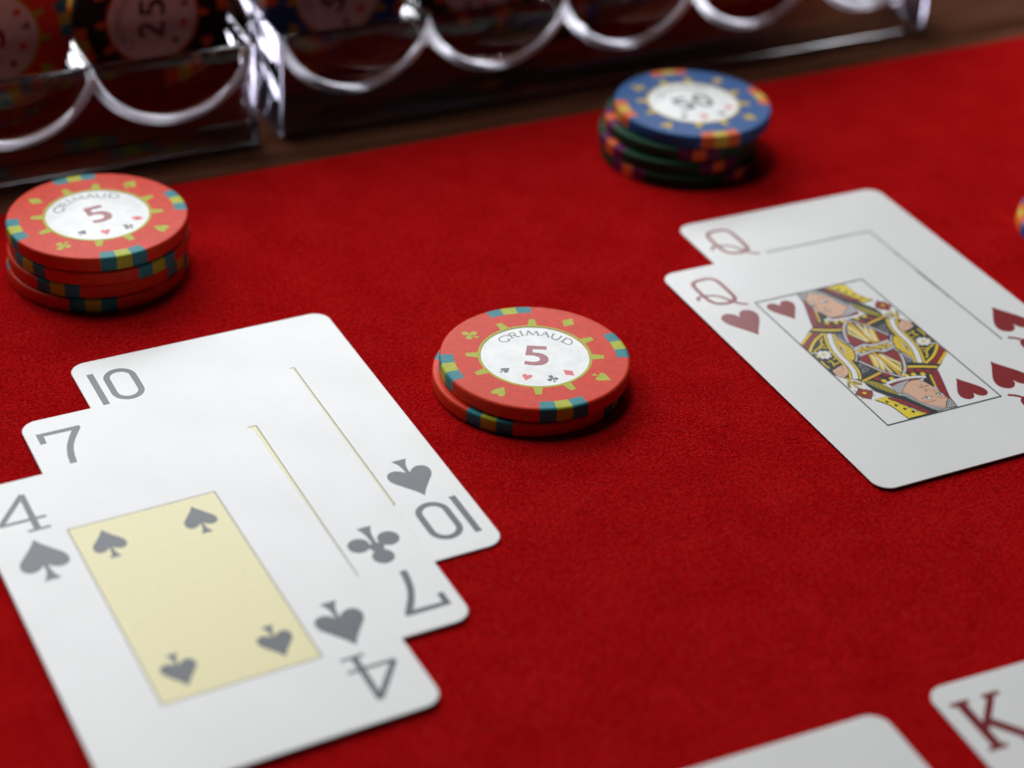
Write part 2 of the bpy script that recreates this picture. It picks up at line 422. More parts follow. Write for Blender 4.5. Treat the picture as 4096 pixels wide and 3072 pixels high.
# court figure of the queen, half of it: kind, ink, width, points in card millimetres
COURT = [
('P','k',0,[(-14.47,3.11),(-14.29,-1.14),(-14.2,-5.72),(-12.57,-7.91),(-10.89,-8.99),(-10.25,-10.09),(-9.92,-10.45),(-5.7,-12.87),(3.59,-14.17),(4.12,-17.07),(7.82,-12.22),(9.51,-11.06),(14.08,-7.15),(14.13,-3.43)]),
('P','r',0,[(13.93,-4.54),(14.24,-6.43),(9.09,-10.4),(7.83,-9.52),(10.45,-7.86),(12.43,-6.11)]),
('S','y',0.62,[(14.0,-3.77),(12.28,-5.65),(9.9,-7.64),(7.0,-9.19)]),
('S','y',0.55,[(13.95,-7.0),(11.72,-8.74),(9.42,-10.44)]),
('S','y',0.75,[(2.42,-8.91),(5.39,-9.95),(8.53,-11.42)]),
('P','g',0,[(4.5,-4.54),(5.39,-6.63),(5.01,-7.83),(3.33,-7.55),(3.93,-5.86)]),
('P','g',0,[(-6.38,-3.84),(-6.15,-4.79),(-5.56,-6.73),(-6.71,-7.41),(-8.18,-7.54),(-7.19,-5.81),(-7.41,-4.86)]),
('O','k',0.35,[(-6.61,-5.46)]),
('O','k',0.35,[(-6.67,-6.58)]),
('S','l',0.35,[(6.72,3.07),(5.12,0.91),(4.15,-1.86),(4.66,-4.31),(5.38,-6.82)]),
('P','y',0,[(6.88,2.61),(5.48,0.77),(4.62,-1.66),(5.04,-3.78),(5.6,-6.33),(6.22,-5.8),(6.64,-4.02),(6.45,-2.77),(6.88,-0.97),(7.6,0.73),(7.33,2.23)]),
('S','o',0.14,[(5.97,0.97),(7.4,0.61)]),
('S','o',0.14,[(5.26,-0.14),(7.15,-0.09)]),
('S','o',0.14,[(4.84,-1.35),(6.78,-1.13)]),
('S','o',0.14,[(4.8,-2.41),(6.61,-2.05)]),
('S','o',0.14,[(4.97,-3.36),(6.42,-3.15)]),
('S','o',0.14,[(5.23,-4.34),(6.55,-3.98)]),
('S','l',0.25,[(7.44,-0.0),(6.76,-1.32),(6.45,-2.77),(6.55,-3.98)]),
('S','y',2.55,[(10.7,8.81),(9.71,6.94),(9.12,5.14),(8.84,2.84),(8.74,0.48),(8.43,-2.17),(7.64,-4.8),(6.7,-6.96),(5.92,-8.58)]),
('S','k',1.55,[(10.7,8.81),(9.71,6.94),(9.12,5.14),(8.84,2.84),(8.74,0.48),(8.43,-2.17),(7.64,-4.8),(6.7,-6.96),(5.92,-8.58)]),
('S','w',1.15,[(10.7,8.81),(9.71,6.94),(9.12,5.14),(8.84,2.84),(8.74,0.48),(8.43,-2.17),(7.64,-4.8),(6.7,-6.96),(5.92,-8.58)]),
('S','y',0.42,[(13.56,3.2),(13.74,1.92),(13.68,0.14)]),
('S','y',0.36,[(10.33,2.05),(11.72,2.31),(11.62,1.15),(12.48,1.01)]),
('S','y',0.36,[(10.2,0.5),(10.99,0.59)]),
('S','y',0.4,[(9.36,-4.89),(9.79,-5.46),(9.09,-6.93),(8.29,-7.39)]),
('S','y',0.4,[(9.55,-3.79),(10.56,-4.39),(11.93,-4.14),(13.16,-3.44)]),
('S','y',0.36,[(9.9,-5.3),(11.21,-4.64)]),
('S','y',0.36,[(12.17,2.94),(11.78,1.88),(11.77,0.68)]),
('S','y',0.3,[(13.59,-0.83),(13.54,-2.4)]),
('F','w',1.55,[(11.76,-1.7)]),
('O','y',0.55,[(11.76,-1.7)]),
('P','s',0,[(-13.66,-4.38),(-11.75,-3.57),(-10.48,-3.22),(-9.81,-3.77),(-10.17,-5.48),(-11.34,-6.85),(-12.9,-7.64),(-13.55,-6.82),(-13.73,-6.05)]),
('S','d',0.1,[(-13.68,-4.94),(-11.9,-5.36)]),
('S','d',0.1,[(-13.79,-5.88),(-11.94,-6.19)]),
('S','d',0.1,[(-13.37,-6.8),(-12.11,-6.97)]),
('S','d',0.1,[(-10.7,-3.56),(-11.34,-5.3)]),
('P','r',0,[(-5.07,-1.9),(-2.57,-1.58),(-1.13,-1.28),(0.78,-2.61),(3.52,-2.23),(4.13,-3.64),(2.76,-6.87),(1.21,-9.7),(-0.75,-11.61),(-2.57,-9.48),(-4.23,-6.83),(-5.64,-3.27)]),
('P','k',0,[(-2.23,-1.72),(-3.98,-6.22),(-3.99,-7.5),(-3.24,-8.93),(-2.06,-10.25),(-0.81,-11.59),(2.44,-7.32),(1.85,-5.65),(0.42,-2.62)]),
('S','y',0.72,[(-2.3,-1.83),(-3.35,-5.03),(-4.1,-6.89)]),
('S','y',0.72,[(-1.69,-2.22),(-2.39,-5.42),(-3.26,-8.21)]),
('S','y',0.72,[(-1.34,-2.36),(-1.89,-6.47),(-2.16,-9.64)]),
('S','y',0.72,[(-0.22,-2.51),(0.88,-5.27),(1.87,-7.38)]),
('S','y',0.72,[(-0.35,-2.46),(0.25,-6.17),(0.91,-9.01)]),
('S','y',0.72,[(-0.65,-2.63),(-0.49,-6.74),(0.13,-10.12)]),
('S','w',0.28,[(-2.04,-2.08),(-2.94,-5.2),(-3.77,-7.3)]),
('S','w',0.28,[(-1.57,-2.56),(-2.13,-5.8),(-3.07,-8.57)]),
('S','w',0.28,[(-1.38,-2.92),(-1.79,-7.09),(-1.9,-9.89)]),
('S','w',0.28,[(0.18,-2.96),(1.14,-5.66),(1.45,-8.23)]),
('S','w',0.28,[(-0.31,-2.91),(-0.08,-6.9),(0.47,-9.63)]),
('S','Y',0.62,[(-1.27,-1.22),(-1.16,-3.88),(-0.94,-7.13),(-0.79,-11.17)]),
('S','k',0.85,[(4.15,-3.36),(3.57,-5.46),(2.47,-7.91),(1.35,-9.75),(-0.83,-11.86)]),
('S','l',0.55,[(3.97,-3.87),(3.57,-5.46),(2.43,-7.89),(1.28,-9.73),(-0.9,-11.83)]),
('S','k',0.75,[(-5.98,-2.99),(-4.31,-6.94),(-2.68,-9.63),(-0.81,-11.95)]),
('S','l',0.5,[(-6.13,-3.22),(-4.39,-7.06),(-2.77,-9.77),(-0.84,-12.0)]),
('P','l',0,[(-3.89,1.42),(-1.45,1.64),(0.15,0.86),(0.93,0.7),(5.42,1.01),(4.13,-1.74),(1.15,-2.32),(-0.22,-1.49),(-0.99,-1.33),(-4.93,-1.82)]),
('S','y',0.6,[(-4.4,-0.13),(-3.08,0.52),(-3.01,-0.54),(-1.31,0.41),(-0.93,-0.33),(0.69,0.35),(0.75,-0.85),(2.25,0.04),(2.25,-0.99),(4.18,-0.13)]),
('O','k',0.24,[(-3.72,-0.55)]),
('O','k',0.24,[(-2.27,-0.1)]),
('O','k',0.24,[(-1.73,-0.6)]),
('O','k',0.24,[(-0.05,0.05)]),
('O','k',0.24,[(0.71,-0.39)]),
('O','k',0.24,[(1.09,-1.13)]),
('O','k',0.24,[(2.2,0.35)]),
('O','k',0.24,[(2.95,-0.24)]),
('O','k',0.24,[(2.53,-1.1)]),
('O','k',0.24,[(-2.41,0.99)]),
('O','k',0.24,[(-1.14,0.78)]),
('S','Y',0.7,[(-9.91,-10.22),(-7.11,-9.51),(-4.13,-8.72)]),
('O','r',0.85,[(-6.23,-10.57)]),
('O','r',0.85,[(-3.67,-9.94)]),
('O','r',0.85,[(2.21,-10.45)]),
('O','r',0.85,[(4.04,-11.18)]),
('O','r',0.85,[(5.79,-12.02)]),
('Q','y',0.52,[(-5.49,-11.76)]),
('Q','y',0.52,[(-3.45,-11.62)]),
('Q','y',0.52,[(0.17,-11.76)]),
('Q','y',0.52,[(1.91,-11.94)]),
('Q','y',0.52,[(3.89,-12.57)]),
('P','r',0,[(6.45,-12.28),(7.85,-12.17),(6.94,-14.6),(5.91,-17.18),(4.06,-21.76),(3.35,-25.25),(3.42,-22.38),(3.37,-19.14),(3.81,-17.24),(5.39,-14.28)]),
('P','k',0,[(3.78,-13.64),(5.25,-13.17),(3.79,-17.53),(3.0,-17.07),(2.2,-14.81)]),
('S','Y',0.5,[(5.23,-13.32),(4.4,-15.39),(3.64,-17.47)]),
('S','r',0.9,[(-5.3,-13.62),(-3.35,-13.21),(-1.12,-13.2),(1.28,-13.49)]),
('S','w',0.85,[(-5.59,-12.85),(-2.86,-12.51),(0.85,-12.78),(3.82,-13.72)]),
('O','g',0.13,[(-4.99,-12.91)]),
('O','g',0.13,[(-3.77,-12.74)]),
('O','g',0.13,[(-2.73,-12.71)]),
('O','g',0.13,[(-1.68,-12.68)]),
('O','g',0.13,[(-0.61,-12.74)]),
('O','g',0.13,[(0.39,-12.9)]),
('O','g',0.13,[(1.69,-13.17)]),
('O','g',0.13,[(2.85,-13.51)]),
('P','h',0,[(-5.33,-14.2),(-2.85,-13.55),(-0.12,-13.36),(-2.43,-15.06),(-4.0,-16.5),(-5.13,-17.07),(-5.61,-16.44)]),
('P','s',0,[(-4.53,-16.87),(-3.21,-15.64),(-1.49,-14.24),(-0.04,-13.78),(1.48,-13.99),(2.32,-15.16),(2.92,-17.18),(3.2,-19.36),(3.28,-22.32),(2.17,-23.33),(0.73,-25.06),(-1.84,-23.03),(-3.11,-21.23),(-3.21,-19.3),(-3.63,-17.82)]),
('S','d',0.12,[(-4.53,-16.87),(-3.21,-15.64),(-1.49,-14.24),(-0.04,-13.78),(1.48,-13.99),(2.32,-15.16),(2.92,-17.18),(3.2,-19.36),(3.28,-22.32)]),
('P','h',0,[(-5.45,-17.53),(-4.38,-17.31),(-3.63,-17.82),(-3.21,-19.3),(-3.19,-21.34),(-1.79,-22.96),(0.84,-25.16),(-1.41,-25.36),(-2.69,-23.7),(-3.97,-20.88),(-4.64,-18.73)]),
('S','d',0.08,[(-5.01,-17.68),(-4.02,-18.36),(-3.61,-19.87),(-3.4,-21.89),(-2.08,-23.37),(-0.18,-25.05)]),
('S','d',0.08,[(-5.26,-18.04),(-4.28,-18.73),(-3.87,-20.23),(-3.66,-22.25),(-2.34,-23.72),(-0.44,-25.4)]),
('P','h',0,[(2.64,-22.94),(3.6,-22.39),(3.41,-25.42),(0.79,-25.23)]),
('S','d',0.1,[(3.24,-22.89),(1.32,-25.01)]),
('S','d',0.1,[(3.34,-23.51),(2.03,-25.3)]),
('S','d',0.1,[(3.37,-24.1),(2.76,-25.3)]),
('S','d',0.22,[(0.07,-16.5),(0.79,-16.78),(2.21,-16.75)]),
('S','d',0.14,[(1.1,-15.57),(0.82,-16.35)]),
('S','d',0.13,[(0.51,-17.7),(0.59,-18.62),(0.79,-17.82),(1.74,-18.05)]),
('S','d',0.12,[(2.09,-18.33),(2.32,-19.31),(1.64,-20.5)]),
('P','w',0,[(-1.89,-20.41),(-0.61,-20.04),(0.59,-20.67),(-0.69,-21.18)]),
('P','w',0,[(1.81,-20.13),(2.87,-19.82),(3.47,-20.79),(2.13,-20.84)]),
('O','d',0.3,[(-0.82,-20.46)]),
('O','d',0.3,[(2.58,-20.35)]),
('S','d',0.16,[(-2.04,-20.49),(-0.61,-20.04),(0.63,-20.62)]),
('S','d',0.16,[(1.9,-20.02),(2.87,-19.82),(3.52,-20.72)]),
('S','d',0.13,[(-2.58,-21.5),(-1.26,-21.97),(0.58,-21.97)]),
('S','d',0.13,[(1.53,-21.04),(2.36,-21.81),(3.63,-21.59)]),
('P','r',0,[(-8.29,-17.28),(-6.19,-18.84),(-4.92,-20.94),(-3.74,-23.13),(-2.36,-25.4),(-4.11,-25.56),(-5.43,-22.95),(-7.06,-20.09),(-8.99,-18.02)]),
('P','k',0,[(-9.82,-10.58),(-9.19,-12.07),(-8.34,-14.04),(-6.92,-16.22),(-5.57,-17.69),(-4.57,-19.14),(-3.55,-21.57),(-2.61,-23.59),(-1.54,-25.53),(-3.2,-25.44),(-3.9,-23.36),(-5.03,-21.1),(-6.27,-18.95),(-8.05,-16.79),(-9.61,-14.03),(-9.91,-11.79)]),
('P','v',0,[(-9.52,-10.4),(-8.09,-10.73),(-6.77,-12.29),(-5.93,-14.26),(-5.61,-16.44),(-5.68,-17.59),(-6.87,-16.15),(-8.26,-13.92),(-9.11,-11.96)]),
('S','d',0.08,[(-8.69,-10.79),(-9.03,-11.84)]),
('S','d',0.08,[(-7.9,-11.25),(-8.5,-12.8)]),
('S','d',0.08,[(-7.27,-11.95),(-8.04,-13.86)]),
('S','d',0.08,[(-6.73,-12.76),(-7.5,-14.81)]),
('S','d',0.08,[(-6.34,-13.8),(-6.97,-15.76)]),
('S','d',0.08,[(-6.04,-14.95),(-6.42,-16.56)]),
('P','Y2',0,[(-11.48,-17.02),(-9.88,-17.08),(-8.05,-16.93),(-8.69,-17.85),(-7.71,-19.45),(-6.79,-21.26),(-5.8,-23.46),(-4.13,-25.46),(-6.13,-25.46),(-8.98,-25.4),(-9.15,-23.06),(-9.6,-20.08),(-10.63,-18.17)]),
('O','k',0.38,[(-9.56,-18.71)]),
('O','k',0.38,[(-8.53,-20.5)]),
('O','k',0.38,[(-7.59,-22.26)]),
('O','k',0.38,[(-6.59,-23.8)]),
('S','k',0.1,[(-9.63,-17.76),(-9.1,-18.84),(-8.29,-18.73),(-8.34,-18.27)]),
('S','k',0.1,[(-8.48,-19.52),(-8.1,-20.53),(-7.22,-20.31),(-7.26,-19.86)]),
('S','k',0.1,[(-7.41,-21.1),(-6.88,-22.17),(-6.15,-22.03),(-6.27,-21.55)]),
('S','k',0.1,[(-6.49,-22.9),(-5.97,-23.96),(-5.24,-23.83),(-5.29,-23.38)]),
('S','k',0.1,[(-5.57,-24.55),(-4.83,-25.41),(-4.17,-25.25)]),
('S','k',0.12,[(-11.51,-17.07),(-10.67,-18.21),(-9.63,-20.13),(-9.18,-23.11),(-8.95,-25.35)]),
('S','v',0.8,[(-11.8,-9.33),(-11.16,-10.42),(-10.5,-10.96)]),
('S','v',0.5,[(-12.76,-9.23),(-13.51,-10.6),(-13.68,-11.36)]),
('S','Y',0.5,[(-12.28,-7.74),(-12.23,-9.72),(-12.18,-11.68)]),
('P','y',0,[(-13.81,-12.3),(-12.03,-13.3),(-12.11,-14.88)]),
('P','y',0,[(-10.47,-12.6),(-12.03,-13.3),(-12.11,-14.88)]),
('P','y',0,[(-10.4,-15.71),(-12.03,-13.3),(-12.11,-14.88)]),
('P','y',0,[(-13.82,-15.8),(-12.03,-13.3),(-12.11,-14.88)]),
('P','b',0,[(-12.11,-11.8),(-11.36,-12.84),(-9.94,-13.84),(-10.63,-15.03),(-12.04,-16.51),(-13.04,-15.59),(-14.09,-13.66),(-12.97,-12.93)]),
('O','y',0.45,[(-12.07,-14.17)]),
('S','k',0.12,[(7.82,-12.22),(6.94,-14.6),(5.91,-17.18),(4.06,-21.76),(3.43,-25.28)]),
]
# ------------------------------------------------------------------ the setting: felt playing surface on a wooden table
GRID = 27.7                                     # the cards, racks and felt edge all run along this direction
gd = Vector((math.cos(R(GRID)), math.sin(R(GRID)), 0))
gn = Vector((-gd.y, gd.x, 0))

def slab(name, parent_rot, w0, w1, d0, d1, z0, z1, mat, bev=0.0):
    bm = bmesh.new()
    vs_ = [bm.verts.new((x * MM, y * MM, z * MM)) for z in (z0, z1) for x, y in ((w0, d0), (w1, d0), (w1, d1), (w0, d1))]
    for f in ((3, 2, 1, 0), (4, 5, 6, 7), (0, 1, 5, 4), (1, 2, 6, 5), (2, 3, 7, 6), (3, 0, 4, 7)):
        bm.faces.new([vs_[i] for i in f])
    if bev:
        bmesh.ops.bevel(bm, geom=list(bm.edges), offset=bev * MM, segments=2, affect='EDGES', profile=0.5)
    me = bpy.data.meshes.new(name)
    bm.to_mesh(me); bm.free()
    me.materials.append(mat)
    return me

FELT_EDGE = (31.0, 480.2)                       # a point on the far edge of the felt
t_wood = mesh_obj('table_top', slab('table_top', 0, -1500, 1500, -1200, 900, -32, -2, M['wood']))
t_wood.location = (FELT_EDGE[0] * MM, FELT_EDGE[1] * MM, 0); t_wood.rotation_euler = (0, 0, R(GRID))
t_wood['kind'] = 'structure'
t_wood['label'] = 'glossy dark brown wooden table top under the felt and racks'
felt = mesh_obj('table_felt', slab('table_felt', 0, -1100, 1100, -900, 0, -1.995, 0, M['felt'], 0.5))
felt.location = (FELT_EDGE[0] * MM, FELT_EDGE[1] * MM, 0); felt.rotation_euler = (0, 0, R(GRID))
felt['kind'] = 'structure'
felt['label'] = 'red felt playing surface with matted nap'

def felt_fibres(n, seed):
    rnd = random.Random(seed)
    verts, faces, fm = [], [], []
    while n:
        y = rnd.uniform(225, 470)
        x = rnd.uniform(-0.32, 0.32) * y
        # stay on the felt
        if (x - FELT_EDGE[0]) * gn.x + (y - FELT_EDGE[1]) * gn.y > -1.0:
            continue
        n -= 1
        a = rnd.uniform(0, 2 * math.pi)
        L = rnd.uniform(0.5, 1.7)
        w = rnd.uniform(0.035, 0.075)
        z = rnd.uniform(0.01, 0.06)
        bend = rnd.uniform(-1.2, 1.2)
        s = len(verts)
        px, py = x, y
        for k in range(4):
            t = k / 3
            zz = z + (0.08 * math.sin(math.pi * t) if k in (1, 2) else -0.02)
            wx, wy = -math.sin(a) * w / 2, math.cos(a) * w / 2
            verts += [(px - wx, py - wy, zz), (px + wx, py + wy, zz + 0.01)]
            px += math.cos(a) * L / 3; py += math.sin(a) * L / 3
            a += bend / 3
        c = rnd.choices((0, 1, 2), (3, 5, 3))[0]
        for k in range(3):
            faces.append((s + 2 * k, s + 2 * k + 2, s + 2 * k + 3, s + 2 * k + 1)); fm.append(c)
    return make_mesh('felt_nap', verts, faces, [M['fibre_dark'], M['fibre'], M['fibre_light']], fm)
nap = mesh_obj('felt_nap', felt_fibres(60000, 3))
nap['kind'] = 'stuff'
nap['label'] = 'short matted red fibres on the felt surface'
nap['category'] = 'felt nap'

# ------------------------------------------------------------------ playing cards
CW, CH_, CT, CR = 57.0, 88.5, 0.30, 3.6
def card_stock_mesh():
    prof = [(0.10, 0.0), (0.0, 0.08), (0.0, CT - 0.08), (0.10, CT)]
    rings = [[(x, y, z) for x, y in rrect(-CW / 2 + i, -CH_ / 2 + i, CW / 2 - i, CH_ / 2 - i, CR - i, 10)] for i, z in prof]
    n = len(rings[0])
    verts = [v for r_ in rings for v in r_]
    faces = [tuple(range(n))[::-1]]
    for k in range(3):
        for i in range(n):
            j = (i + 1) % n
            faces.append((k * n + i, k * n + j, (k + 1) * n + j, (k + 1) * n + i))
    faces.append(tuple(range(3 * n, 4 * n)))
    return make_mesh('card_stock', verts, faces, [M['card']])
CARD_ME = card_stock_mesh()
PRINT_Z = CT + 0.006

def glyph(rank, mat):
    """corner index, drawn in card millimetres at the top left corner"""
    f = Flat()
    S = lambda pts, w, **k: f.stroke(pts, w, mat, **k)
    if rank == '10':
        f.poly([(-25.85, 27.55), (-24.48, 27.55), (-24.48, 39.46), (-25.85, 39.46)], mat)
        S(rrect(-22.50, 28.20, -17.02, 38.78, 2.74, 8), 1.32, closed=True, smooth=False)
    elif rank == '7':
        f.poly([(-26.28, 39.40), (-26.28, 35.75), (-25.05, 35.8), (-24.97, 38.25), (-19.43, 38.2), (-20.4, 36.5), (-21.16, 34.91), (-21.75, 33.5), (-22.18, 32.1), (-22.61, 30.0), (-22.84, 27.52), (-21.44, 27.52), (-21.22, 29.9), (-20.80, 32.1), (-20.2, 33.9), (-19.4, 35.5), (-17.53, 38.6), (-17.6, 39.42)], mat)
    elif rank == '4':
        S([(-24.9, 31.5), (-18.75, 39.35)], 1.12)
        f.poly([(-19.6, 28.3), (-18.3, 28.3), (-18.25, 39.4), (-19.4, 39.4)], mat)
        f.poly([(-25.35, 31.0), (-16.45, 31.0), (-16.45, 31.75), (-24.7, 31.85)], mat)
        f.poly([(-20.8, 27.7), (-16.55, 27.7), (-16.55, 28.4), (-20.8, 28.4)], mat)
    elif rank == 'Q':
        S([(-22.4, 28.6), (-23.35, 30.2), (-23.62, 33.0), (-23.60, 36.0), (-23.25, 37.9), (-21.9, 38.85), (-20.2, 38.98), (-18.5, 38.75), (-17.4, 37.4), (-17.2, 34.5), (-17.2, 31.0), (-17.6, 29.0), (-18.9, 28.1), (-20.6, 28.0)], 1.02, closed=True)
        S([(-25.7, 31.1), (-25.3, 32.1), (-24.6, 32.5), (-23.4, 32.45), (-21.7, 32.0), (-20.2, 30.9), (-19.2, 29.3), (-18.4, 27.9), (-17.4, 26.7), (-16.0, 25.9)], 0.78)
    elif rank == 'K':
        f.poly([(-25.3, 28.0), (-23.4, 28.0), (-23.4, 39.1), (-25.3, 39.1)], mat)
        for x0, x1, y in ((-26.3, -22.6, 38.75), (-26.3, -22.6, 27.65), (-19.9, -16.4, 38.75), (-19.2, -15.9, 27.65)):
            f.poly([(x0, y), (x1, y), (x1, y + 1.0), (x0, y + 1.0)], mat)
        S([(-18.3, 38.9), (-24.0, 32.4)], 1.3)
        S([(-22.4, 34.0), (-17.4, 27.9)], 1.95)
    return f

def frame_lines(hw, hh, w, mat):
    f = Flat()
    o, i = (hw + w / 2, hh + w / 2), (hw - w / 2, hh - w / 2)
    O = [(-o[0], -o[1]), (o[0], -o[1]), (o[0], o[1]), (-o[0], o[1])]
    I = [(-i[0], -i[1]), (i[0], -i[1]), (i[0], i[1]), (-i[0], i[1])]
    f._add([[O[k], O[(k + 1) % 4], I[(k + 1) % 4], I[k]] for k in range(4)], mat)
    return f

def court_mesh():
    f = Flat(clip=(14.22, 25.72))
    for kind, col, w, pts in COURT:
        for sgn in (1, -1):
            q = [(x * sgn, y * sgn) for x, y in pts]
            if kind == 'P':
                f.poly(q, col)
                if col != 'k':
                    f.stroke(q, 0.11, 'd', closed=True, smooth=False)
            elif kind == 'S':
                if col in ('y', 'Y', 'v') and w > 0.33:
                    f.stroke(q, w + 0.13, 'k')
                f.stroke(q, w, col)
            elif kind == 'O':
                f.dot(q[0], w, col)
            elif kind == 'Q':
                f.poly(xf([(-w, -w), (w, -w), (w, w), (-w, w)], 1, 0.1, q[0]), col)
            elif kind == 'F':
                f.poly([(q[0][0] + w * (1 + 0.16 * math.cos(8 * a)) * math.cos(a), q[0][1] + w * (1 + 0.16 * math.cos(8 * a)) * math.sin(a)) for a in [2 * math.pi * k / 48 for k in range(48)]], col)
    return f.mesh('court_picture')

_me = {}
def cached(key, fn):
    if key not in _me:
        _me[key] = fn()
    return _me[key]

def playing_card(rank, kind, x, y, deg, z, label, sides=(0, 1)):
    k = 1 - (z + CT) / CAM_H                     # fitted on the felt plane; the card face lies a little higher
    c = empty('playing_card', label, 'playing card', 'playing cards dealt on the felt')
    c.location = (x * k * MM, y * k * MM, z * MM)
    c.rotation_euler = (0, 0, R(deg))
    mesh_obj('card_stock', CARD_ME, c)
    red = kind == 'heart'
    inkc = ('king_ink' if rank == 'K' else 'red_ink') if red else 'grey_ink'
    if rank:
        me = cached(('g', rank), lambda: glyph(rank, inkc).mesh('index'))
        for s in sides:
            mesh_obj('index', me, c, (0, 0, PRINT_Z * MM), math.pi * s)
    if kind and rank != 'K':
        def pipm():
            f = Flat()
            suit(f, kind, (-20.65, 19.05), 1.0, 0, inkc)
            return f.mesh('suit_pip')
        me = cached(('p', kind), pipm)
        for s in sides:
            mesh_obj('suit_pip', me, c, (0, 0, PRINT_Z * MM), math.pi * s)
    if rank == 'Q':
        mesh_obj('court_picture', cached('court', court_mesh), c, (0, 0, PRINT_Z * MM))
        mesh_obj('frame_line', cached('fl', lambda: frame_lines(14.3, 25.8, 0.26, 'frame').mesh('frame_line')), c, (0, 0, (PRINT_Z + 0.08) * MM))
        def ch():
            f = Flat(); suit(f, 'heart', (-9.6, 20.45), 0.76, 0, 'red_ink'); return f.mesh('court_pip')
        for s in (0, 1):
            mesh_obj('court_pip', cached('ch', ch), c, (0, 0, PRINT_Z * MM), math.pi * s)
    if rank in ('10', '7', '4'):
        def pan():
            f = Flat(); f.poly([(-14.1, -25.6), (14.1, -25.6), (14.1, 25.6), (-14.1, 25.6)], 'panel'); return f.mesh('panel')
        mesh_obj('panel', cached('pan', pan), c, (0, 0, PRINT_Z * MM))
        mesh_obj('panel_border', cached('pl', lambda: frame_lines(14.2, 25.7, 0.26, 'panel_line').mesh('panel_border')), c, (0, 0, (PRINT_Z + 0.004) * MM))
    if rank == '4':
        def sp():
            f = Flat(); suit(f, 'spade', (0, 0), 0.70, 0, 'grey_ink'); return f.mesh('panel_pip')
        for px, py, s in ((-8.65, 18.7, 0), (8.65, 18.7, 0), (8.65, -18.7, 1), (-8.65, -18.7, 1)):
            mesh_obj('panel_pip', cached('sp', sp), c, (px * MM, py * MM, (PRINT_Z + 0.006) * MM), math.pi * s)
    return c

playing_card('10', 'spade', -45.69, 312.75, 28.60, 0.16, 'ten of spades, lowest of three fanned cards')
playing_card('7', 'club', -50.60, 290.97, 28.55, 0.47, 'seven of clubs between the ten and the four of spades')
playing_card('4', 'spade', -54.88, 268.45, 29.49, 0.78, 'four of spades lying on top of the seven, yellow panel showing')
playing_card('Q', 'heart', 82.25, 385.54, 27.04, 0.16, 'lower queen of hearts mostly covered by another queen')
playing_card('Q', 'heart', 77.92, 362.26, 27.31, 0.47, 'queen of hearts on top with her whole picture showing')

def from_corner(cx, cy, deg, u, v):
    t = R(deg)
    return cx - u * math.cos(t) + v * math.sin(t), cy - u * math.sin(t) - v * math.cos(t)
kx, ky = from_corner(72.74, 252.62, 25.6, -CW / 2, CH_ / 2)
playing_card('K', 'heart', kx, ky, 25.6, 0.16, 'king card with a dark red K in its corner', sides=(0,))
bx_, by_ = from_corner(64.6, 247.0, 26.3, CW / 2, CH_ / 2)
playing_card(None, None, bx_, by_, 26.3, 0.16, 'card beside the king showing only a blank white corner')

# ------------------------------------------------------------------ poker chips
CHIP_R, CHIP_T, INLAY_R, SPOT_R = 19.75, 3.30, 11.25, 16.85
TOP = [(INLAY_R, CHIP_T - 0.10), (INLAY_R + 0.03, CHIP_T), (SPOT_R, CHIP_T), (19.0, CHIP_T), (19.12, CHIP_T), (19.45, CHIP_T - 0.08), (19.66, CHIP_T - 0.28), (CHIP_R, CHIP_T - 0.60), (CHIP_R, CHIP_T - 0.72)]
BOT = [(CHIP_R, 0.72), (CHIP_R, 0.60), (19.66, 0.28), (19.45, 0.08), (19.12, 0.0), (19.0, 0.0), (SPOT_R, 0.0)]
SPOT_C = (19, 109, 199, 289)
STEP = 2.5
def in_spot(a):
    return any(abs((a - c + 180) % 360 - 180) < 15 for c in SPOT_C)

def chip_body_mesh(mat):
    N = int(360 / STEP)
    verts, faces = [], []
    full = TOP + BOT
    short = TOP[:3] + [(SPOT_R - 0.01, 0.0)]
    for i in range(N):
        a0, a1 = R(4 + i * STEP), R(4 + (i + 1) * STEP)
        pr = short if in_spot(4 + (i + 0.5) * STEP) else full
        s = len(verts)
        for a in (a0, a1):
            verts += [(r * math.cos(a), r * math.sin(a), z) for r, z in pr]
        n = len(pr)
        for k in range(n - 1):
            faces.append((s + k, s + k + 1, s + n + k + 1, s + n + k))
        verts += [(0, 0, CHIP_T - 0.10), (0, 0, 0)]
        c = len(verts)
        faces.append((c - 2, s, s + n))
        faces.append((c - 1, s + 2 * n - 1, s + n - 1))
    me = make_mesh('chip_body', verts, faces, [M[mat]])
    bm = bmesh.new(); bm.from_mesh(me)
    bmesh.ops.remove_doubles(bm, verts=bm.verts, dist=1e-7)
    bmesh.ops.recalc_face_normals(bm, faces=bm.faces)
    bm.to_mesh(me); bm.free()
    for p in me.polygons:
        p.use_smooth = True
    me.set_sharp_from_angle(angle=R(35))
    return me

def stripe_mesh(mat, a0d, a1d):
    pr = TOP[2:] + BOT
    n = len(pr)
    K = int(round((a1d - a0d) / STEP))
    verts, faces = [], []
    for i in range(K + 1):
        a = R(a0d + (a1d - a0d) * i / K)
        verts += [(r * math.cos(a), r * math.sin(a), z) for r, z in pr]
    for i in range(K):
        for k in range(n - 1):
            faces.append((i * n + k, i * n + k + 1, (i + 1) * n + k + 1, (i + 1) * n + k))
        faces.append((i * n + n - 1, i * n, (i + 1) * n, (i + 1) * n + n - 1))
    faces.append(tuple(range(n))[::-1])
    faces.append(tuple(range(K * n, K * n + n)))
    me = make_mesh('edge_stripe', verts, faces, [M[mat]])
    bm = bmesh.new(); bm.from_mesh(me)
    bmesh.ops.recalc_face_normals(bm, faces=bm.faces)
    bm.to_mesh(me); bm.free()
    for p in me.polygons:
        p.use_smooth = True
    me.set_sharp_from_angle(angle=R(35))
    return me

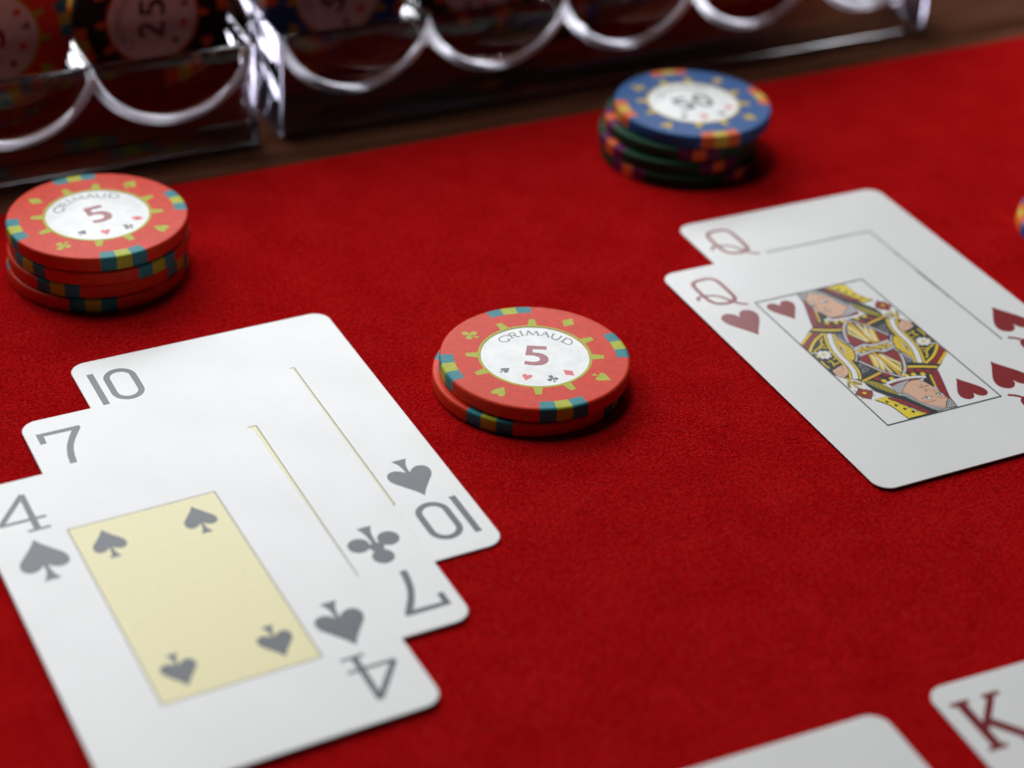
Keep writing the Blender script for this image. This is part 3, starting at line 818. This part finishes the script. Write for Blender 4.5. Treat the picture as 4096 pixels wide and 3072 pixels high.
def ring_mesh(mat):
    f = Flat()
    f.stroke([(11.56 * math.cos(2 * math.pi * k / 96), 11.56 * math.sin(2 * math.pi * k / 96)) for k in range(96)], 0.54, mat, closed=True, smooth=False)
    return f.mesh('ring')
def tick_mesh(mat):
    f = Flat(); f.poly([(11.72, -1.0), (14.3, -0.62), (14.3, 0.62), (11.72, 1.0)], mat); return f.mesh('ray')
def rim_pip_mesh(kind, mat):
    f = Flat(); suit(f, kind, (15.35, 0), 0.335 if kind != 'diamond' else 0.37, -math.pi / 2, mat); return f.mesh('rim_pip')
def inlay_mesh():
    n = 96
    v = [((INLAY_R - 0.02) * math.cos(2 * math.pi * k / n), (INLAY_R - 0.02) * math.sin(2 * math.pi * k / n), 0) for k in range(n)]
    return make_mesh('inlay', v, [tuple(range(n))], [M['inlay']])

FIVE = [(-1.76, 3.96), (2.35, 3.98), (2.35, 2.66), (-0.52, 2.60), (-0.56, 1.36), (0.64, 1.34), (1.60, 1.02), (2.35, 0.40), (2.80, -0.5), (2.79, -1.7), (2.35, -2.6), (1.6, -3.2), (0.27, -3.55), (-1.13, -3.47), (-2.2, -3.2), (-2.03, -1.96), (-0.69, -2.25), (0.35, -2.08), (0.95, -1.6), (1.09, -1.05), (0.78, -0.30), (-0.16, 0.14), (-1.0, 0.22), (-2.02, 0.13)]
def number_mesh(num, mat):
    f = Flat()
    if num == '5':
        f.poly(FIVE, mat)
    elif num == '50':
        f.poly(xf(FIVE, 0.92, 0, (-2.9, 0)), mat)
        f.stroke([(2.9 + 1.75 * math.cos(2 * math.pi * k / 40), 0.2 + 2.85 * math.sin(2 * math.pi * k / 40)) for k in range(40)], 1.25, mat, closed=True, smooth=False)
    elif num == '25':
        f.stroke([(-4.6, 1.9), (-4.2, 2.75), (-3.1, 3.05), (-2.0, 2.6), (-1.75, 1.5), (-2.5, 0.2), (-4.6, -2.6)], 1.2, mat)
        f.poly([(-5.0, -3.2), (-0.9, -3.2), (-0.9, -2.0), (-4.4, -2.0)], mat)
        f.poly(xf(FIVE, 0.90, 0, (2.7, 0)), mat)
    return f.mesh('number')

LETTERS = {
 'G': [(0.26, [(-5.57, 7.21), (-6.05, 7.38), (-6.65, 7.18), (-7.35, 6.6), (-7.65, 5.85), (-7.5, 5.25), (-7.05, 4.88), (-6.38, 4.88), (-5.75, 5.15), (-5.42, 5.45)]), (0.26, [(-5.42, 5.30), (-5.58, 6.02)]), (0.2, [(-6.02, 5.88), (-5.22, 6.16)])],
 'R': [(0.27, [(-5.72, 8.00), (-4.80, 6.55)]), (0.2, [(-5.66, 8.09), (-5.1, 8.52), (-4.62, 8.62), (-4.30, 8.23), (-4.5, 7.76), (-5.1, 7.37)]), (0.27, [(-4.66, 7.66), (-4.0, 7.25), (-3.3, 7.15)]), (0.14, [(-5.1, 6.42), (-4.45, 6.72)]), (0.14, [(-5.98, 7.88), (-5.5, 8.2)])],
 'I': [(0.28, [(-3.38, 9.35), (-2.72, 7.65)]), (0.14, [(-3.72, 9.22), (-3.02, 9.5)]), (0.14, [(-3.08, 7.52), (-2.38, 7.78)])],
 'M': [(0.17, [(-1.72, 9.8), (-1.90, 7.95)]), (0.30, [(-1.74, 9.8), (-0.58, 8.15)]), (0.17, [(-0.58, 8.15), (0.06, 9.86)]), (0.30, [(0.06, 9.86), (0.60, 8.08)]), (0.13, [(-2.25, 7.93), (-1.55, 8.0)]), (0.13, [(0.22, 8.06), (0.98, 8.06)])],
 'A': [(0.17, [(2.15, 9.75), (1.12, 8.08)]), (0.30, [(2.12, 9.72), (2.68, 7.6)]), (0.16, [(1.55, 8.62), (2.42, 8.50)]), (0.13, [(0.85, 8.16), (1.45, 8.02)]), (0.13, [(2.3, 7.70), (3.0, 7.50)])],
 'U': [(0.28, [(3.78, 9.0), (3.42, 8.1), (3.42, 7.35), (3.85, 6.92), (4.40, 6.86), (4.9, 7.25), (5.35, 8.3)]), (0.13, [(3.45, 9.12), (4.15, 8.9)]), (0.13, [(5.05, 8.42), (5.65, 8.14)])],
 'D': [(0.28, [(6.40, 7.70), (5.51, 6.12)]), (0.24, [(6.40, 7.72), (7.1, 7.3), (7.55, 6.6), (7.58, 5.85), (7.2, 5.3), (6.58, 5.25), (5.51, 6.08)]), (0.13, [(6.1, 7.86), (6.6, 7.6)]), (0.13, [(5.2, 6.24), (5.75, 5.95)])]}
def lettering_mesh():
    f = Flat()
    for strokes in LETTERS.values():
        for w, pts in strokes:
            f.stroke(pts, w * 1.12, 'inlay_black')
    return f.mesh('lettering')
def inlay_pips_mesh(kind):
    f = Flat()
    k = {'spade': (8.45, -135.4, 0.215), 'heart': (8.3, -100.5, 0.235), 'club': (8.85, -65.5, 0.23), 'diamond': (8.95, -38.5, 0.285)}[kind]
    a = R(k[1])
    suit(f, kind, (k[0] * math.cos(a), k[0] * math.sin(a)), k[2], a + math.pi / 2, 'inlay_bright_red' if kind in ('heart', 'diamond') else 'inlay_black')
    return f.mesh('inlay_pip')

SCHEMES = {  # body, outer stripes, middle stripe, rim print, number, number ink
 'red': ('chip_red', 'chip_teal', 'chip_lime', 'chip_lime', '5', 'inlay_red'),
 'blue': ('chip_blue', 'chip_orange', 'chip_gold', 'chip_gold', '50', 'inlay_black'),
 'green': ('chip_green', 'chip_purple', 'chip_orange', 'chip_gold', '25', 'inlay_black'),
 'black': ('chip_black', 'chip_orange', 'chip_gold', 'chip_orange', '25', 'inlay_black'),
 'amber': ('chip_yellow', 'chip_black', 'chip_orange', 'chip_orange', '50', 'inlay_black')}

def poker_chip(scheme, label, mat, face=True, body_rot=0.0, inlay_rot=0.0, group=None):
    b, s1, s2, rim, num, ninks = SCHEMES[scheme]
    c = empty('poker_chip', label, 'poker chip', group)
    c.matrix_world = mat
    br = R(body_rot)
    mesh_obj('chip_body', cached(('cb', b), lambda: chip_body_mesh(b)), c, None, br)
    for q in range(4):
        for st, (a0, mm_) in enumerate(((4, s1), (14, s2), (24, s1))):
            me = cached(('st', mm_, a0), lambda: stripe_mesh(mm_, a0, a0 + 10))
            mesh_obj('edge_stripe', me, c, None, br + q * math.pi / 2)
    if not face:
        return c
    zt = (0, 0, (CHIP_T + 0.008) * MM)
    mesh_obj('ring', cached(('ri', rim), lambda: ring_mesh(rim)), c, zt)
    for q in range(4):
        for d in (4, 34):
            mesh_obj('ray', cached(('ti', rim), lambda: tick_mesh(rim)), c, zt, br + R(d + 90 * q))
    for kind, a in (('diamond', 64), ('spade', -26), ('heart', -116), ('club', 154)):
        mesh_obj('rim_pip', cached(('rp', kind, rim), lambda: rim_pip_mesh(kind, rim)), c, zt, br + R(a))
    il = mesh_obj('inlay', cached('inlay', inlay_mesh), c, (0, 0, (CHIP_T - 0.09) * MM), R(inlay_rot) or 1e-5)
    zi = (0, 0, 0.008 * MM)
    mesh_obj('number', cached(('nu', num, ninks), lambda: number_mesh(num, ninks)), il, zi)
    mesh_obj('lettering', cached('let', lettering_mesh), il, zi)
    for kind in ('spade', 'heart', 'club', 'diamond'):
        mesh_obj('inlay_pip', cached(('ip', kind), lambda: inlay_pips_mesh(kind)), il, zi)
    return c

def on_table(x, y, level):
    return Matrix.Translation(Vector((x, y, level * CHIP_T + 0.01)) * MM)

# two red chips in the middle
GC = 'two-chip stack between the hands'
poker_chip('red', 'lower red chip of the two-chip stack between the two hands', on_table(3.05, 340.9, 0), False, 49, 0, GC)
poker_chip('red', 'upper red 5 chip of the two-chip stack between the two hands', on_table(4.43, 341.43, 1), True, 0, 0, GC)
# four red chips beside the rack
GL = 'four-chip red stack by the rack'
LX, LY = -93.22, 379.15
poker_chip('red', 'bottom red chip of the four-chip red stack by the rack', on_table(LX - 0.5, LY - 0.6, 0), False, -81.3 - 19, 0, GL)
poker_chip('red', 'second red chip from the felt in the four-chip red stack', on_table(LX - 0.3, LY - 0.1, 1), False, -104.5 - 19, 0, GL)
poker_chip('red', 'third red chip from the felt in the four-chip red stack', on_table(LX + 0.25, LY - 0.2, 2), False, -128.8 - 19, 0, GL)
poker_chip('red', 'red 5 chip on top of the four-chip red stack', on_table(LX, LY, 3), True, 99.3, 35, GL)
# blue chip on three green ones
GB = 'blue and green stack by the clear rack'
BX, BY = 41.7, 453.6
poker_chip('green', 'bottom green chip under the blue 50 chip', on_table(BX - 2.7, BY - 2.8, 0), False, -133 - 19, 0, GB)
poker_chip('green', 'middle one of three green chips under the blue 50 chip', on_table(BX - 3.6, BY - 1.8, 1), False, -150 - 19, 0, GB)
poker_chip('green', 'green chip touching the blue 50 chip above it', on_table(BX - 2.3, BY - 0.6, 2), False, -170 - 19, 0, GB)
poker_chip('blue', 'blue 50 chip on top of three green chips', on_table(BX, BY, 3), True, -0.5, 28, GB)
poker_chip('blue', 'blue chip lying alone beyond the queens', on_table(139.4, 420.0, 0), True, 152, 60, 'loose chip on the felt')

# ------------------------------------------------------------------ clear chip racks
TRAY_L, TRAY_D, TRAY_Z0, TRAY_Z1, WALL = 202.0, 84.0, -1.99, 25.0, 2.0
PITCH, RIDGE0, TR_R, TR_ZC = 39.6, 2.0, 20.2, 29.2
def prism(name, outline, d0, d1, bev=0.35, smooth=25, frost=False, mat='acrylic', seg=2):
    """outline in (along, z), extruded over depth d0..d1"""
    bm = bmesh.new()
    if area2(outline) < 0:
        outline = outline[::-1]
    a = [bm.verts.new((x * MM, d0 * MM, z * MM)) for x, z in outline]
    b = [bm.verts.new((x * MM, d1 * MM, z * MM)) for x, z in outline]
    n = len(a)
    bm.faces.new(a)
    bm.faces.new(b[::-1])
    for i in range(n):
        j = (i + 1) % n
        bm.faces.new((a[j], a[i], b[i], b[j]))
    bmesh.ops.recalc_face_normals(bm, faces=bm.faces)
    if bev:
        ed = [e for e in bm.edges if len(e.link_faces) == 2 and e.calc_face_angle(0) > R(50)]
        bmesh.ops.bevel(bm, geom=ed, offset=bev * MM, segments=seg, affect='EDGES', profile=0.5, clamp_overlap=True)
    me = bpy.data.meshes.new(name)
    bm.to_mesh(me); bm.free()
    for p in me.polygons:
        p.use_smooth = True
    me.set_sharp_from_angle(angle=R(smooth))
    me.materials.append(M[mat])
    if frost:
        me.materials.append(M['frosted'])
        for p in me.polygons:
            if p.normal.y < -0.6:
                p.material_index = 1
    return me

def trough_outline(r0, rows, gap=0.25):
    top, bot = [], []
    for i in range(rows):
        c = r0 + PITCH * (i + 0.5)
        hc = math.sqrt(TR_R ** 2 - (TR_ZC - TRAY_Z1) ** 2)
        a = math.asin(hc / TR_R)
        for k in range(33):
            t = -a + 2 * a * k / 32
            top.append((c + TR_R * math.sin(t), TR_ZC - TR_R * math.cos(t)))
        ro = TR_R + 2.4
        b = math.asin((PITCH / 2) / ro)
        ks = range(33) if i == 0 else range(1, 33)
        for k in ks:
            t = -b + 2 * b * k / 32
            bot.append((c + ro * math.sin(t), TR_ZC - ro * math.cos(t)))
    return top + bot[::-1]

def chip_rack(px, py, label, mirror=False):
    t = empty('chip_rack', label, 'chip rack', 'clear chip racks at the felt edge')
    t.location = (px * MM, py * MM, 0)
    t.rotation_euler = (0, 0, R(27.9))
    o = -TRAY_L if mirror else 0.0
    ins = 0.5
    plate = [(o, TRAY_Z0), (o + TRAY_L, TRAY_Z0), (o + TRAY_L - ins, TRAY_Z1), (o + ins, TRAY_Z1)]
    mesh_obj('end_wall', prism('end_wall', plate, 0, WALL), t)
    mesh_obj('end_wall', prism('end_wall', plate, TRAY_D - WALL, TRAY_D), t)
    lw = [(o + 0.2, TRAY_Z0), (o + 1.1, TRAY_Z0), (o + 1.6, TRAY_Z1), (o + 0.7, TRAY_Z1)]
    for sgn in (0, 1):
        ol = lw if not sgn else [(2 * o + TRAY_L - x, z) for x, z in lw]
        mesh_obj('side_wall', prism('side_wall', ol, WALL + 0.05, TRAY_D - WALL - 0.05, 0.1, 25, False, 'acrylic_wall'), t)
    mesh_obj('trough_sheet', prism('trough_sheet', trough_outline(o + RIDGE0, 5), WALL + 0.05, TRAY_D - WALL - 0.05, 0.6, 32, True, 'acrylic', 3), t)
    return t
RTX, RTY, LTX, LTY = -62.43, 451.74, -67.05, 448.27
chip_rack(RTX, RTY, 'clear plastic chip rack with blue, black and amber chips in its rows')
chip_rack(LTX, LTY, 'clear plastic chip rack with red and black chips in its rows', True)

def rack_matrix(tx, ty, along, depth, spin):
    t = R(27.9)
    m = Matrix.Translation(Vector((tx, ty, 0)) * MM) @ Matrix.Rotation(t, 4, 'Z') @ Matrix.Translation(Vector((along, depth, TR_ZC - (TR_R - CHIP_R) + 0.03)) * MM)
    return m @ Matrix.Rotation(R(90), 4, 'X') @ Matrix.Rotation(R(spin), 4, 'Z')

def plain_chip_mesh(mat):
    pr = [(0, CHIP_T)] + TOP[2:] + BOT[:-1] + [(0, 0)]
    N = 48
    verts = [(r * math.cos(2 * math.pi * i / N), r * math.sin(2 * math.pi * i / N), z) for i in range(N) for r, z in pr]
    n = len(pr)
    faces = [(i * n + k, i * n + k + 1, ((i + 1) % N) * n + k + 1, ((i + 1) % N) * n + k) for i in range(N) for k in range(n - 1)]
    me = make_mesh('plain_chip', verts, faces, [M[mat]])
    bm = bmesh.new(); bm.from_mesh(me)
    bmesh.ops.remove_doubles(bm, verts=bm.verts, dist=1e-7)
    bmesh.ops.recalc_face_normals(bm, faces=bm.faces)
    bm.to_mesh(me); bm.free()
    return me

def rack_row(tx, ty, along, scheme, label, spin, depth=15.0, n=14):
    rnd = random.Random(int(along) + 300)
    for k in range(n):
        mw = rack_matrix(tx, ty, along, depth + CHIP_T + k * (CHIP_T + 0.04), spin + (rnd.uniform(0, 360) if k else 0))
        if k < 2:
            poker_chip(scheme, label[k], mw, k == 0, 0, 0, label[2])
        else:                                    # hidden behind the first two
            me = cached(('plain', scheme), lambda: plain_chip_mesh(SCHEMES[scheme][0]))
            c = mesh_obj('poker_chip', me)
            c.matrix_world = mw
            c['label'], c['category'], c['group'] = label[3], 'poker chip', label[2]

cr = lambda i: RIDGE0 + PITCH * (i + 0.5)
def row_labels(what, where):
    return (what + ' facing out at the front of ' + where, 'second %s behind the front one in %s' % (what, where),
            what + 's in ' + where, '%s deep inside %s' % (what, where))
rack_row(LTX, LTY, -cr(0), 'black', row_labels('black 25 chip', 'the outer rack row'), 86)
rack_row(LTX, LTY, -cr(1), 'red', row_labels('red chip', 'the red rack row'), 80, 16)
rack_row(LTX, LTY, -cr(2), 'black', row_labels('black 25 chip', 'the row past the red one'), 40, 16)  # this row and the next two: out of view, added to block light
rack_row(LTX, LTY, -cr(3), 'blue', row_labels('blue chip', 'the far end rack rows'), 40, 16)
rack_row(LTX, LTY, -cr(4), 'green', row_labels('green chip', 'the last row past the red one'), 40, 16)
rack_row(RTX, RTY, cr(0), 'blue', row_labels('blue chip', 'the blue rack row'), 60, 14)
rack_row(RTX, RTY, cr(1), 'black', row_labels('black chip', 'the row between blue and green'), 20, 12)
rack_row(RTX, RTY, cr(2), 'green', row_labels('green chip', 'the green rack row'), 45, 12)
rack_row(RTX, RTY, cr(3), 'amber', row_labels('amber chip', 'the row beside the empty one'), 10, 12)
